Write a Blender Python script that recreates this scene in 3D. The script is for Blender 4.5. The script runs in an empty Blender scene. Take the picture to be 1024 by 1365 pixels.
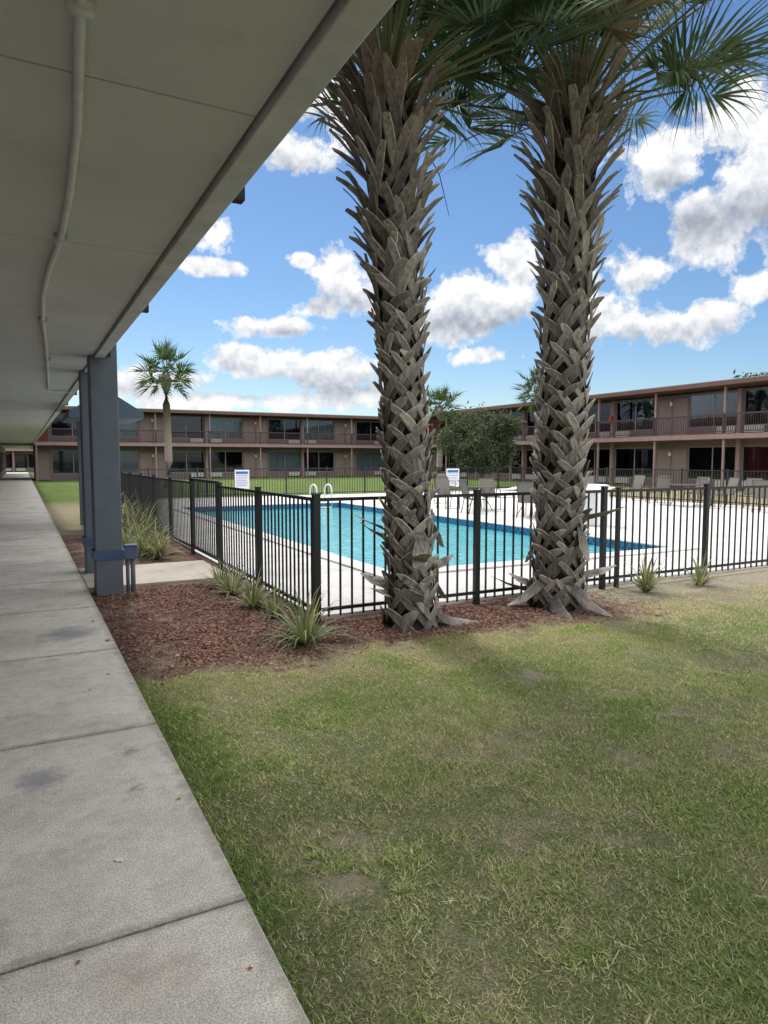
import bpy, math, random
import numpy as np
from mathutils import Vector, Matrix
random.seed(7); rng=np.random.default_rng(7)
S=bpy.context.scene; COL=S.collection
R=math.radians
# ------------------------------------------------------------------ helpers
class MB:
    def __init__(s): s.v=[]; s.f=[]; s.c=[]; s.m=[]
    def add(s,vs,fs,col=None,mi=0):
        b=len(s.v); s.v.extend(vs)
        s.f.extend([tuple(b+i for i in f) for f in fs]); s.m.extend([mi]*len(fs))
        s.c.extend([col if col else (1,1,1)]*len(vs))
    def box(s,x0,y0,z0,x1,y1,z1,mi=0,col=None):
        s.add([(x0,y0,z0),(x1,y0,z0),(x1,y1,z0),(x0,y1,z0),(x0,y0,z1),(x1,y0,z1),(x1,y1,z1),(x0,y1,z1)],
          [(0,3,2,1),(4,5,6,7),(0,1,5,4),(1,2,6,5),(2,3,7,6),(3,0,4,7)],col,mi)
    def tube(s,pts,r,n=8,mi=0,col=None,cap=True):
        pts=[Vector(p) for p in pts]; vs=[]; fs=[]
        rs=r if isinstance(r,(list,tuple)) else [r]*len(pts)
        for i,p in enumerate(pts):
            d=(pts[min(i+1,len(pts)-1)]-pts[max(i-1,0)]).normalized()
            a=d.cross(Vector((0,0,1)));
            if a.length<1e-3: a=d.cross(Vector((0,1,0)))
            a.normalize(); b=a.cross(d)
            for k in range(n):
                t=2*math.pi*k/n; vs.append(tuple(p+(a*math.cos(t)+b*math.sin(t))*rs[i]))
        for i in range(len(pts)-1):
            for k in range(n):
                k2=(k+1)%n; fs.append((i*n+k,i*n+k2,(i+1)*n+k2,(i+1)*n+k))
        if cap: fs.append(tuple(range(n-1,-1,-1))); fs.append(tuple(range((len(pts)-1)*n,len(pts)*n)))
        s.add(vs,fs,col,mi)
    def mesh(s,name,mats,smooth=False,colors=False):
        me=bpy.data.meshes.new(name); me.from_pydata([tuple(v) for v in s.v],[],s.f)
        for m in (mats if isinstance(mats,(list,tuple)) else [mats]): me.materials.append(m)
        me.polygons.foreach_set("material_index",s.m)
        if smooth: me.polygons.foreach_set("use_smooth",[True]*len(s.f))
        if colors:
            ca=me.color_attributes.new("tint",'FLOAT_COLOR','POINT')
            arr=np.ones((len(s.v),4),dtype=np.float32); arr[:,:3]=np.array(s.c,dtype=np.float32)
            ca.data.foreach_set("color",arr.ravel())
        me.update(); return me
def ob(name,me,parent=None,loc=(0,0,0),rot=(0,0,0),sc=(1,1,1),bevel=0,**kw):
    o=bpy.data.objects.new(name,me); COL.objects.link(o)
    o.location=loc; o.rotation_euler=rot; o.scale=sc
    if parent: o.parent=parent
    if bevel:
        b=o.modifiers.new("bevel",'BEVEL'); b.width=bevel; b.segments=2; b.limit_method='ANGLE'
    for k,v in kw.items(): o[k]=v
    return o
def thing(name,loc=(0,0,0),rot=(0,0,0),sc=(1,1,1),**kw):
    return ob(name,None,None,loc,rot,sc,**kw)
def copy_thing(src,kids,loc,rot=None,sc=None,label=None):
    o=src.copy(); COL.objects.link(o); o.location=loc
    if rot is not None: o.rotation_euler=rot
    if sc is not None: o.scale=sc
    if label: o["label"]=label
    for k in kids:
        c=k.copy(); COL.objects.link(c); c.parent=o
    return o
# ------------------------------------------------------------------ materials
def newmat(name):
    m=bpy.data.materials.new(name); m.use_nodes=True
    return m,m.node_tree,m.node_tree.nodes["Principled BSDF"]
def noise(nt,scale,detail=4,rough=.55,vec=None):
    n=nt.nodes.new('ShaderNodeTexNoise'); n.inputs['Scale'].default_value=scale
    n.inputs['Detail'].default_value=detail; n.inputs['Roughness'].default_value=rough
    if vec: nt.links.new(vec,n.inputs['Vector'])
    return n.outputs['Fac']
def ramp(nt,fac,stops,interp='LINEAR'):
    n=nt.nodes.new('ShaderNodeValToRGB'); n.color_ramp.interpolation=interp
    e=n.color_ramp.elements
    while len(e)<len(stops): e.new(.5)
    for i,(p,c) in enumerate(stops):
        e[i].position=p; e[i].color=(c,c,c,1) if isinstance(c,(int,float)) else (*c,1)
    nt.links.new(fac,n.inputs[0]); return n.outputs[0]
def mix(nt,fac,a,b,mode='MIX'):
    n=nt.nodes.new('ShaderNodeMixRGB'); n.blend_type=mode
    for i,x in ((0,fac),(1,a),(2,b)):
        if isinstance(x,(int,float)): n.inputs[i].default_value=x
        elif isinstance(x,tuple): n.inputs[i].default_value=(*x,1)
        else: nt.links.new(x,n.inputs[i])
    return n.outputs[0]
def math_(nt,op,a,b=None,c=None,clamp=False):
    n=nt.nodes.new('ShaderNodeMath'); n.operation=op; n.use_clamp=clamp
    for i,x in enumerate((a,b,c)):
        if x is None: continue
        if isinstance(x,(int,float)): n.inputs[i].default_value=x
        else: nt.links.new(x,n.inputs[i])
    return n.outputs[0]
def bump(nt,bs,h,strength=.4,dist=.01):
    n=nt.nodes.new('ShaderNodeBump'); n.inputs['Strength'].default_value=strength; n.inputs['Distance'].default_value=dist
    nt.links.new(h,n.inputs['Height']); nt.links.new(n.outputs[0],bs.inputs['Normal'])
def dist_to(nt,co,p):
    vm=nt.nodes.new('ShaderNodeVectorMath'); vm.operation='DISTANCE'; nt.links.new(co,vm.inputs[0]); vm.inputs[1].default_value=p
    return vm.outputs['Value']
def objco(nt):
    return nt.nodes.new('ShaderNodeTexCoord').outputs['Object']
def worldco(nt):
    return nt.nodes.new('ShaderNodeNewGeometry').outputs['Position']
def simple(name,col,rough=.6,var=.15,scale=6,b=.15,metal=0,world=True,spec=None):
    m,nt,bs=newmat(name)
    co=worldco(nt) if world else objco(nt)
    n1=noise(nt,scale,5,.6,co)
    c=ramp(nt,n1,[(.3,tuple(x*(1-var) for x in col)),(.7,tuple(min(1,x*(1+var)) for x in col))])
    nt.links.new(c,bs.inputs['Base Color']); bs.inputs['Roughness'].default_value=rough
    bs.inputs['Metallic'].default_value=metal
    if spec is not None: bs.inputs['Specular IOR Level'].default_value=spec
    if b: bump(nt,bs,noise(nt,scale*12,3,.5,co),b,.003)
    return m
BARE=((1.10,2.5,.10),(1.02,2.22,.07),(3.3,3.85,.12))
def ground_mat():
    m,nt,bs=newmat("ground_soil_and_thatch"); co=worldco(nt)
    sep=nt.nodes.new('ShaderNodeSeparateXYZ'); nt.links.new(co,sep.inputs[0]); x,y=sep.outputs[0],sep.outputs[1]
    fine=noise(nt,95,6,.8,co); mid=noise(nt,9,4,.6,co); big=noise(nt,1.1,4,.6,co)
    thatch=ramp(nt,fine,[(.34,(.10,.085,.045)),(.5,(.31,.28,.17)),(.66,(.58,.54,.38))])
    green=ramp(nt,fine,[(.34,(.045,.07,.02)),(.52,(.155,.215,.07)),(.68,(.33,.38,.17))])
    gm=ramp(nt,math_(nt,'ADD',math_(nt,'MULTIPLY',big,.5),math_(nt,'MULTIPLY',mid,.5)),[(.36,0.0),(.54,1.0)])
    lawn=mix(nt,math_(nt,'MULTIPLY',gm,.85),thatch,green)
    soil=ramp(nt,fine,[(.3,(.27,.225,.165)),(.7,(.54,.48,.385))])
    bare=ramp(nt,noise(nt,2.6,6,.72,co),[(.60,0.0),(.69,1.0)])
    dn=math_(nt,'MULTIPLY',math_(nt,'SUBTRACT',noise(nt,7,6,.75,co),.5),.75)
    for (bx,by,br) in BARE:
        d=math_(nt,'ADD',dist_to(nt,co,(bx,by,-.045)),dn)
        bare=math_(nt,'MAXIMUM',bare,ramp(nt,d,[(br*.4,.95),(br*2.0,0.0)]))
    lawn=mix(nt,math_(nt,'MULTIPLY',bare,.85),lawn,soil)
    far=math_(nt,'MULTIPLY',math_(nt,'SUBTRACT',y,24),.2,clamp=True)
    fargreen=ramp(nt,noise(nt,.8,5,.6,co),[(.3,(.08,.13,.03)),(.7,(.15,.2,.06))])
    lawn=mix(nt,far,lawn,fargreen)
    wob=math_(nt,'MULTIPLY',math_(nt,'SUBTRACT',noise(nt,2.2,5,.65,co),.5),1.1)
    yy=math_(nt,'ADD',y,wob)
    # straw band in front of the mulch
    b1=math_(nt,'MULTIPLY',math_(nt,'SUBTRACT',yy,4.1),1.4,clamp=True)
    straw=ramp(nt,fine,[(.34,(.17,.13,.08)),(.5,(.34,.28,.19)),(.66,(.55,.48,.35))])
    lawn=mix(nt,math_(nt,'MULTIPLY',math_(nt,'MULTIPLY',b1,math_(nt,'SUBTRACT',1.0,far)),.75),lawn,straw)
    a=math_(nt,'MULTIPLY',math_(nt,'SUBTRACT',yy,5.0),3,clamp=True)
    bnd=math_(nt,'MULTIPLY',math_(nt,'SUBTRACT',16.0,yy),3,clamp=True)
    xr=math_(nt,'MULTIPLY',math_(nt,'SUBTRACT',5.9,math_(nt,'ADD',x,wob)),3,clamp=True)
    mm=math_(nt,'MULTIPLY',math_(nt,'MULTIPLY',a,bnd),xr)
    vor=nt.nodes.new('ShaderNodeTexVoronoi'); vor.inputs['Scale'].default_value=70; nt.links.new(co,vor.inputs['Vector'])
    mul=ramp(nt,vor.outputs['Color'],[(.1,(.075,.038,.03)),(.5,(.165,.085,.068)),(.9,(.30,.19,.155))])
    mul=mix(nt,ramp(nt,noise(nt,2.6,5,.65,co),[(.5,0.0),(.64,.65)]),mul,soil)
    s1=math_(nt,'MULTIPLY',math_(nt,'SUBTRACT',math_(nt,'ADD',yy,math_(nt,'MULTIPLY',wob,.6)),5.2),3,clamp=True)
    s2=math_(nt,'MULTIPLY',math_(nt,'SUBTRACT',math_(nt,'ADD',x,wob),5.4),3,clamp=True)
    s3=math_(nt,'MULTIPLY',math_(nt,'SUBTRACT',9,y),3,clamp=True)
    sand=ramp(nt,fine,[(.3,(.30,.26,.19)),(.7,(.56,.50,.40))])
    c=mix(nt,math_(nt,'MULTIPLY',math_(nt,'MULTIPLY',s1,s2),math_(nt,'MULTIPLY',s3,.85)),lawn,sand)
    c=mix(nt,mm,c,mul)
    nt.links.new(c,bs.inputs['Base Color']); bs.inputs['Roughness'].default_value=.95; bs.inputs['Specular IOR Level'].default_value=.15
    bump(nt,bs,math_(nt,'ADD',fine,mid),1.0,.03); return m
def concrete(name,base,speck=True,stain=True,scale=1.0,joints=False):
    m,nt,bs=newmat(name); co=worldco(nt)
    big=noise(nt,1.3*scale,6,.65,co); mid=noise(nt,14,5,.7,co); fine=noise(nt,150,3,.6,co)
    c=ramp(nt,big,[(.3,tuple(b*.76 for b in base)),(.5,base),(.7,tuple(b*1.1 for b in base))])
    c=mix(nt,.5,c,ramp(nt,mid,[(.3,.68),(.6,1.0)]),'MULTIPLY')
    if speck:
        c=mix(nt,.6,c,ramp(nt,fine,[(.36,.42),(.5,1.0),(.66,1.5)]),'MULTIPLY')
        v=nt.nodes.new('ShaderNodeTexVoronoi'); v.inputs['Scale'].default_value=62; nt.links.new(co,v.inputs['Vector'])
        c=mix(nt,ramp(nt,v.outputs['Distance'],[(.10,.65),(.25,0.0)]),c,tuple(min(1,b*1.4) for b in base))
        v2=nt.nodes.new('ShaderNodeTexVoronoi'); v2.inputs['Scale'].default_value=33; nt.links.new(co,v2.inputs['Vector'])
        c=mix(nt,ramp(nt,v2.outputs['Distance'],[(.05,.65),(.12,0.0)]),c,(.2,.175,.15))
    if stain:
        s=ramp(nt,noise(nt,2.7,7,.75,co),[(.52,0.0),(.72,.6)])
        c=mix(nt,s,c,(.31,.275,.225))
        s=ramp(nt,noise(nt,.7,6,.7,co),[(.5,0.0),(.7,.4)])
        c=mix(nt,s,c,(.33,.28,.21))
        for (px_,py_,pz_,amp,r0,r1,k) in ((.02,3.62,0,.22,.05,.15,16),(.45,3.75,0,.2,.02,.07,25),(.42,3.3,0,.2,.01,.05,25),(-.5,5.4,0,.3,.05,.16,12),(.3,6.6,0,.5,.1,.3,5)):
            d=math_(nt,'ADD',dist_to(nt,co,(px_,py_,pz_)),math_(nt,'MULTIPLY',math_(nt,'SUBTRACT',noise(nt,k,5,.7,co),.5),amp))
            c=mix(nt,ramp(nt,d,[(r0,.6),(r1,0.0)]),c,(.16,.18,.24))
    if joints:
        sep=nt.nodes.new('ShaderNodeSeparateXYZ'); nt.links.new(co,sep.inputs[0])
        t=math_(nt,'PINGPONG',math_(nt,'SUBTRACT',sep.outputs[1],2.27),.91)
        t=math_(nt,'ADD',t,math_(nt,'MULTIPLY',math_(nt,'SUBTRACT',mid,.5),.05))
        c=mix(nt,ramp(nt,t,[(.0,.65),(.015,.4),(.045,0.0)]),c,(.15,.14,.12))
        e=math_(nt,'ADD',math_(nt,'SUBTRACT',.65,sep.outputs[0]),math_(nt,'MULTIPLY',math_(nt,'SUBTRACT',mid,.5),.12))
        c=mix(nt,ramp(nt,e,[(.0,.55),(.06,0.0)]),c,(.24,.21,.165))
    nt.links.new(c,bs.inputs['Base Color']); bs.inputs['Roughness'].default_value=.88; bs.inputs['Specular IOR Level'].default_value=.25
    bump(nt,bs,math_(nt,'ADD',mid,fine),.4,.005); return m
def tinted(name,rough=.8,transl=0,vs=40,b=.6,stretch=None,spec=.2,var=(.6,1.25)):
    m,nt,bs=newmat(name); at=nt.nodes.new('ShaderNodeAttribute'); at.attribute_name="tint"
    co=objco(nt)
    if stretch:
        mp=nt.nodes.new('ShaderNodeMapping'); mp.inputs['Scale'].default_value=stretch; nt.links.new(co,mp.inputs[0]); co=mp.outputs[0]
    c=at.outputs['Color']
    if vs:
        n=noise(nt,vs,5 if b else 2,.65,co)
        c=mix(nt,1,c,ramp(nt,n,[(.3,var[0]),(.7,var[1])]),'MULTIPLY')
    nt.links.new(c,bs.inputs['Base Color']); bs.inputs['Roughness'].default_value=rough; bs.inputs['Specular IOR Level'].default_value=spec
    if b: bump(nt,bs,n,b,.008)
    if transl:
        t=nt.nodes.new('ShaderNodeBsdfTranslucent'); nt.links.new(mix(nt,1,c,(1.4,1.5,.7),'MULTIPLY'),t.inputs[0])
        ms=nt.nodes.new('ShaderNodeMixShader'); ms.inputs[0].default_value=transl
        nt.links.new(bs.outputs[0],ms.inputs[1]); nt.links.new(t.outputs[0],ms.inputs[2])
        nt.links.new(ms.outputs[0],nt.nodes['Material Output'].inputs[0])
    return m
M={}
M['ground']=ground_mat()
M['walk']=concrete("walkway_concrete",(.76,.71,.635),joints=True)
M['path']=concrete("path_concrete",(.48,.44,.38),stain=False)
M['deck']=concrete("deck_concrete",(.66,.65,.64),speck=False,stain=False)
M['black']=simple("black_fence_paint",(.008,.009,.011),.45,.1,20,0)
M['column']=simple("slate_grey_paint",(.11,.14,.18),.6,.12,4,.35)
M['navy']=simple("navy_paint",(.045,.085,.19),.55,.15,5,.2)
M['slate']=simple("slate_blue_paint",(.05,.075,.12),.6,.15,3,.2)
M['box']=simple("blue_box_paint",(.07,.12,.22),.5,.1,8,.1)
M['pipe']=simple("conduit_paint",(.55,.55,.53),.55,.1,8,.1)
M['trim']=simple("fascia_paint",(.49,.49,.48),.6,.18,5,.3)
M['dark']=simple("dark_gap",(.02,.02,.022),.9,.1,8,0)
M['slabedge']=simple("pink_concrete_edge",(.27,.185,.18),.8,.12,3,0)
M['fascia']=simple("brown_fascia",(.13,.07,.06),.7,.15,2,0)
M['roofing']=simple("flat_roofing",(.3,.29,.27),.9,.1,2,0)
M['rail']=simple("rail_brown_paint",(.05,.03,.034),.6,.15,8,0)
M['door']=simple("door_tan_paint",(.215,.165,.155),.55,.08,3,0)
M['doorred']=simple("door_maroon_paint",(.16,.018,.02),.5,.1,3,0)
M['frame']=simple("window_frame_metal",(.22,.21,.205),.4,.08,5,0)
M['curtl']=simple("curtain_pale",(.50,.54,.53),.9,.12,2,0)
M['curtr']=simple("curtain_maroon",(.18,.016,.02),.9,.15,2,0)
M['ac']=simple("air_conditioner_paint",(.46,.45,.43),.6,.1,4,0)
M['inside']=simple("dim_room",(.02,.021,.025),.9,.1,2,0)
M['white']=simple("white_powder_coat",(.70,.71,.72),.45,.06,8,0)
M['steel']=simple("polished_steel",(.7,.72,.74),.18,.05,8,0,metal=1)
M['redpaint']=simple("red_paint",(.4,.02,.015),.4,.1,8,0)
M['sling']=simple("taupe_sling",(.17,.155,.14),.85,.1,30,0)
M['patio']=simple("bronze_frame",(.07,.055,.045),.5,.1,20,0)
M['blueink']=simple("blue_sign_ink",(.03,.12,.42),.5,.05,20,0)
def soffit_mat():
    m,nt,bs=newmat("soffit_painted_stucco"); co=worldco(nt)
    c=ramp(nt,noise(nt,1.2,5,.6,co),[(.3,(.48,.475,.46)),(.7,(.57,.565,.55))])
    c=mix(nt,ramp(nt,noise(nt,3.1,6,.7,co),[(.56,0.0),(.8,.5)]),c,(.34,.32,.29))
    nt.links.new(c,bs.inputs['Base Color']); bs.inputs['Roughness'].default_value=.85
    bump(nt,bs,noise(nt,130,3,.5,co),.6,.005); return m
M['soffit']=soffit_mat()
def brick_mat():
    m,nt,bs=newmat("brown_painted_brick"); co=objco(nt)
    b=nt.nodes.new('ShaderNodeTexBrick'); b.inputs['Scale'].default_value=3
    b.inputs['Color1'].default_value=(.155,.105,.106,1); b.inputs['Color2'].default_value=(.195,.135,.137,1); b.inputs['Mortar'].default_value=(.16,.13,.13,1)
    mp=nt.nodes.new('ShaderNodeMapping'); mp.inputs['Rotation'].default_value=(R(90),0,0); nt.links.new(co,mp.inputs[0]); nt.links.new(mp.outputs[0],b.inputs['Vector'])
    c=mix(nt,.7,b.outputs[0],ramp(nt,noise(nt,.7,5,.6,co),[(.3,.75),(.7,1.15)]),'MULTIPLY')
    nt.links.new(c,bs.inputs['Base Color']); bs.inputs['Roughness'].default_value=.85; return m
M['wall']=brick_mat()
def glass_mat():
    m,nt,bs=newmat("window_glass")
    g=nt.nodes.new('ShaderNodeBsdfGlossy'); g.inputs['Roughness'].default_value=.03; g.inputs[0].default_value=(.6,.68,.8,1)
    t=nt.nodes.new('ShaderNodeBsdfTransparent'); t.inputs[0].default_value=(.68,.72,.75,1)
    f=nt.nodes.new('ShaderNodeFresnel'); f.inputs[0].default_value=1.5
    ms=nt.nodes.new('ShaderNodeMixShader'); nt.links.new(f.outputs[0],ms.inputs[0]); nt.links.new(t.outputs[0],ms.inputs[1]); nt.links.new(g.outputs[0],ms.inputs[2])
    nt.links.new(ms.outputs[0],nt.nodes['Material Output'].inputs[0]); return m
M['glass']=glass_mat()
def water_mat():
    m,nt,bs=newmat("pool_water"); co=worldco(nt)
    n=noise(nt,1.6,4,.6,co); w=noise(nt,7,3,.6,co)
    c=ramp(nt,n,[(.3,(.085,.42,.49)),(.7,(.16,.56,.61))])
    c=mix(nt,.45,c,ramp(nt,w,[(.4,.65),(.62,1.3)]),'MULTIPLY')
    nt.links.new(c,bs.inputs['Base Color']); bs.inputs['Roughness'].default_value=.04; bs.inputs['IOR'].default_value=1.33
    bump(nt,bs,w,.5,.03); return m
M['water']=water_mat()
M['basin']=simple("pool_plaster",(.45,.7,.75),.7,.05,4,0)
def tile_mat():
    m,nt,bs=newmat("blue_waterline_tile"); co=worldco(nt)
    b=nt.nodes.new('ShaderNodeTexChecker'); b.inputs['Scale'].default_value=12; nt.links.new(co,b.inputs[0])
    b.inputs[1].default_value=(.03,.12,.26,1); b.inputs[2].default_value=(.05,.2,.38,1)
    nt.links.new(b.outputs[0],bs.inputs['Base Color']); bs.inputs['Roughness'].default_value=.2; return m
M['tile']=tile_mat()
M['boot']=tinted("palm_leaf_base_fibre",.9,0,34,.9,(1,1,.2),.1,(.55,1.3))
M['frond']=tinted("palm_frond_green",.5,.28,0,0,None,.35,(.75,1.2))
M['grass']=tinted("grass_blade",.7,.3,0,0,None,.2,(.8,1.2))
M['mulch']=tinted("mulch_chip",.9,0,0,0,None,.1)
M['leaf']=tinted("tree_leaf",.65,.25,0,0,None,.25,(.7,1.25))
M['bark']=simple("bark",(.2,.17,.14),.9,.3,12,.8)
# ------------------------------------------------------------------ value noise
def vn(x,y,scale,seed):
    g=np.random.default_rng(seed).random((256,256)); X=x*scale+1000; Y=y*scale+1000
    xi=np.floor(X).astype(int); yi=np.floor(Y).astype(int); fx=X-xi; fy=Y-yi
    fx=fx*fx*(3-2*fx); fy=fy*fy*(3-2*fy); a=lambda i,j:g[(xi+i)%256,(yi+j)%256]
    return (a(0,0)*(1-fx)+a(1,0)*fx)*(1-fy)+(a(0,1)*(1-fx)+a(1,1)*fx)*fy
def fbm(x,y,s,seed): return .5*vn(x,y,s,seed)+.3*vn(x,y,s*2.3,seed+1)+.2*vn(x,y,s*5.1,seed+2)
def np_mesh(name,V,F,C,mat):
    k=F.shape[1]; me=bpy.data.meshes.new(name)
    me.vertices.add(len(V)); me.vertices.foreach_set("co",V.astype(np.float32).ravel())
    me.loops.add(F.size); me.loops.foreach_set("vertex_index",F.astype(np.int32).ravel())
    me.polygons.add(len(F)); me.polygons.foreach_set("loop_start",(np.arange(len(F))*k).astype(np.int32))
    me.update(calc_edges=True); me.materials.append(mat)
    ca=me.color_attributes.new("tint",'FLOAT_COLOR','POINT')
    A=np.ones((len(V),4),dtype=np.float32); A[:,:3]=C; ca.data.foreach_set("color",A.ravel()); return me
# ------------------------------------------------------------------ setting
GZ=-.045
PX0,PX1,PY0,PY1=4.4,10.0,8.1,22.3
FX0,FX1,FY0,FY1=2.49,21.4,6.1,28.0
g=MB(); E=400
g.add([(-E,-E,GZ),(E,-E,GZ),(E,PY0,GZ),(-E,PY0,GZ)],[(0,1,2,3)])
g.add([(-E,PY1,GZ),(E,PY1,GZ),(E,E,GZ),(-E,E,GZ)],[(0,1,2,3)])
g.add([(-E,PY0,GZ),(PX0,PY0,GZ),(PX0,PY1,GZ),(-E,PY1,GZ)],[(0,1,2,3)])
g.add([(PX1,PY0,GZ),(E,PY0,GZ),(E,PY1,GZ),(PX1,PY1,GZ)],[(0,1,2,3)])
ob("ground",g.mesh("ground",M['ground']),kind="structure")
w=MB(); y=2.27-1.82*5
while y<92:
    w.box(-1.6,y+.008,-.2,.65,y+1.82-.008,0); y+=1.82
ob("walkway",w.mesh("walkway",M['walk']),bevel=.006,kind="structure")
q=MB(); q.add([(-1.6,-7,-.03),(.64,-7,-.03),(.64,92,-.03),(-1.6,92,-.03)],[(0,1,2,3)])
ob("walkway_joint_bed",q.mesh("walkway_joint_bed",M['dark']),kind="structure")
p=MB(); p.box(.66,8.95,-.2,2.44,10.6,-.006)
ob("path",p.mesh("path",M['path']),bevel=.01,kind="structure")
d=MB()
for (a,b,c,e) in ((FX0+.06,FY0+.12,PX0,FY1-.1),(PX1,FY0+.12,FX1-.1,FY1-.1),(PX0,FY0+.12,PX1,PY0),(PX0,PY1,PX1,FY1-.1)):
    d.box(a,b,-.3,c,e,0)
cp=.3
for (a,b,c,e) in ((PX0-cp,PY0-cp,PX0+.03,PY1+cp),(PX1-.03,PY0-cp,PX1+cp,PY1+cp),(PX0+.03,PY0-cp,PX1-.03,PY0+.03),(PX0+.03,PY1-.03,PX1-.03,PY1+cp)):
    d.box(a,b,.003,c,e,.03)
ob("pool_deck_pavement",d.mesh("pool_deck_pavement",M['deck']),bevel=.006,kind="structure")
sp=thing("swimming_pool",loc=((PX0+PX1)/2,(PY0+PY1)/2,0),label="rectangular swimming pool with cyan water in a white deck",category="swimming pool")
hx,hy=(PX1-PX0)/2,(PY1-PY0)/2
t=MB()
for (a,b,c,e) in ((-hx-.02,-hy,-hx+.02,hy),(hx-.02,-hy,hx+.02,hy),(-hx+.02,-hy-.02,hx-.02,-hy+.02),(-hx+.02,hy-.02,hx-.02,hy+.02)):
    t.box(a,b,-.31,c,e,-.004)
ob("tile_band",t.mesh("tile_band",M['tile']),sp)
t=MB(); t.box(-hx-.15,-hy-.15,-1.6,hx+.15,hy+.15,-1.45)
for (a,b,c,e) in ((-hx-.15,-hy-.15,-hx,hy+.15),(hx,-hy-.15,hx+.15,hy+.15),(-hx,-hy-.15,hx,-hy),(-hx,hy,hx,hy+.15)):
    t.box(a,b,-1.45,c,e,-.32)
ob("basin",t.mesh("basin",M['basin']),sp)
t=MB(); t.add([(PX0+.02,PY0+.02,-.15),(PX1-.02,PY0+.02,-.15),(PX1-.02,PY1-.02,-.15),(PX0+.02,PY1-.02,-.15)],[(0,1,2,3)])
ob("water",t.mesh("water",M['water']),kind="structure")
lad=thing("pool_ladder",loc=(9.3,22.3,0),label="pale metal pool ladder handrails at the pool edge",category="ladder")
for dx in (-.28,.28):
    t=MB(); pts=[(0,.35,0)]+[(0,.35-.3*(1-math.cos(a))*1.05,.45+.3*math.sin(a)*.75) for a in [i*math.pi/8 for i in range(9)]]+[(0,-.28,-.35)]
    t.tube(pts,.028,8); ob("handrail",t.mesh("handrail",M['white'],True),lad,loc=(dx,0,0))
for z in (-.12,-.34):
    t=MB(); t.box(-.27,-.34,z-.02,.27,-.24,z+.02); ob("step",t.mesh("step",M['white']),lad)
# ------------------------------------------------------------------ fence
def fence_parts(sp_,h=1.2):
    pm=MB(); pm.box(-.029,-.029,-.1,.029,.029,h+.03); pm.box(-.034,-.034,h+.03,.034,.034,h+.045)
    pa=MB(); n=int(round(sp_/.122))
    pa.box(.030,-.014,h-.033,sp_-.030,.014,h); pa.box(.030,-.014,.09,sp_-.030,.014,.122)
    for i in range(1,n):
        x=sp_*i/n; pa.box(x-.0085,-.0085,.03,x+.0085,.0085,h-.03)
    return pm.mesh("post",M['black']),pa.mesh("fence_panel",M['black'])
def fence(label,x0,y0,ang,length,n,skip=(),z=0,extra=()):
    sp_=length/n; pm,pa=fence_parts(sp_)
    F=thing("pool_fence",loc=(x0,y0,z),rot=(0,0,ang),label=label,category="fence",group="black metal fence runs around the pool")
    for i in range(n):
        s=1.15 if i==0 else 1.0
        ob("post",pm,F,loc=(i*sp_,0,0),sc=(s,s,1))
        if i not in skip: ob("fence_panel",pa,F,loc=(i*sp_,0,0))
    for e in extra: ob("post",pm,F,loc=(e,0,0),sc=(.8,.8,.985))
    return F,sp_
fence("black metal picket fence beside the palms and lawn",FX0,FY0,0,FX1-FX0,10,z=-.02,extra=(4.025,))
Fl,sl=fence("black metal picket fence along the mulch bed with a gate",FX0,FY1,R(-90),FY1-FY0,12,skip=(9,),z=-.02)
gt=thing("pool_gate",loc=(FX0,FY1-10*sl,0),rot=(0,0,R(90)),label="black metal picket gate in the pool fence by the path",category="gate")
q=MB(); a0,a1=.06,sl-.06
q.box(a0,-.02,.08,a0+.04,.02,1.24); q.box(a1-.04,-.02,.08,a1,.02,1.24)
for z in (.08,1.2): q.box(a0+.04,-.018,z,a1-.04,.018,z+.04)
for i in range(1,14):
    x=a0+.04+(a1-a0-.08)*i/14; q.box(x-.009,-.009,.12,x+.009,.009,1.2)
ob("gate_leaf",q.mesh("gate_leaf",M['black']),gt)
q=MB(); q.box(a1-.1,.022,.95,a1-.02,.05,1.12); q.tube([(a1-.06,.04,1.12),(a1-.06,.04,1.3)],.015,8)
ob("latch",q.mesh("latch",M['black']),gt)
fence("black metal picket fence at the far end of the pool deck",FX1,FY1,R(180),FX1-FX0,10,z=-.02)
fence("black metal picket fence on the side facing the rooms",FX1,FY0,R(90),FY1-FY0,12,z=-.02)
def sign(x,lab,w=.62,h=.8,zc=.72):
    s=thing("pool_sign",loc=(x,FY1-.05,zc),label=lab,category="sign")
    q=MB(); q.box(-w/2,-.006,-h/2,w/2,.006,h/2); ob("board",q.mesh("board",M['white']),s,bevel=.003)
    q=MB(); q.box(-w*.42,-.010,h*.28,w*.42,-.0065,h*.42)
    for i in range(7):
        ww=w*(.40-.05*((i*37)%4)/2); q.box(-w*.4,-.010,h*(.2-.09*i),ww,-.0065,h*(.2-.09*i)+.018)
    ob("printed_lines",q.mesh("printed_lines",M['blueink']),s)
sign(8.1,"white pool rules sign with blue print on the fence")
sign(18.6,"white notice board hung on the far pool fence",.75,.9,.66)
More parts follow.
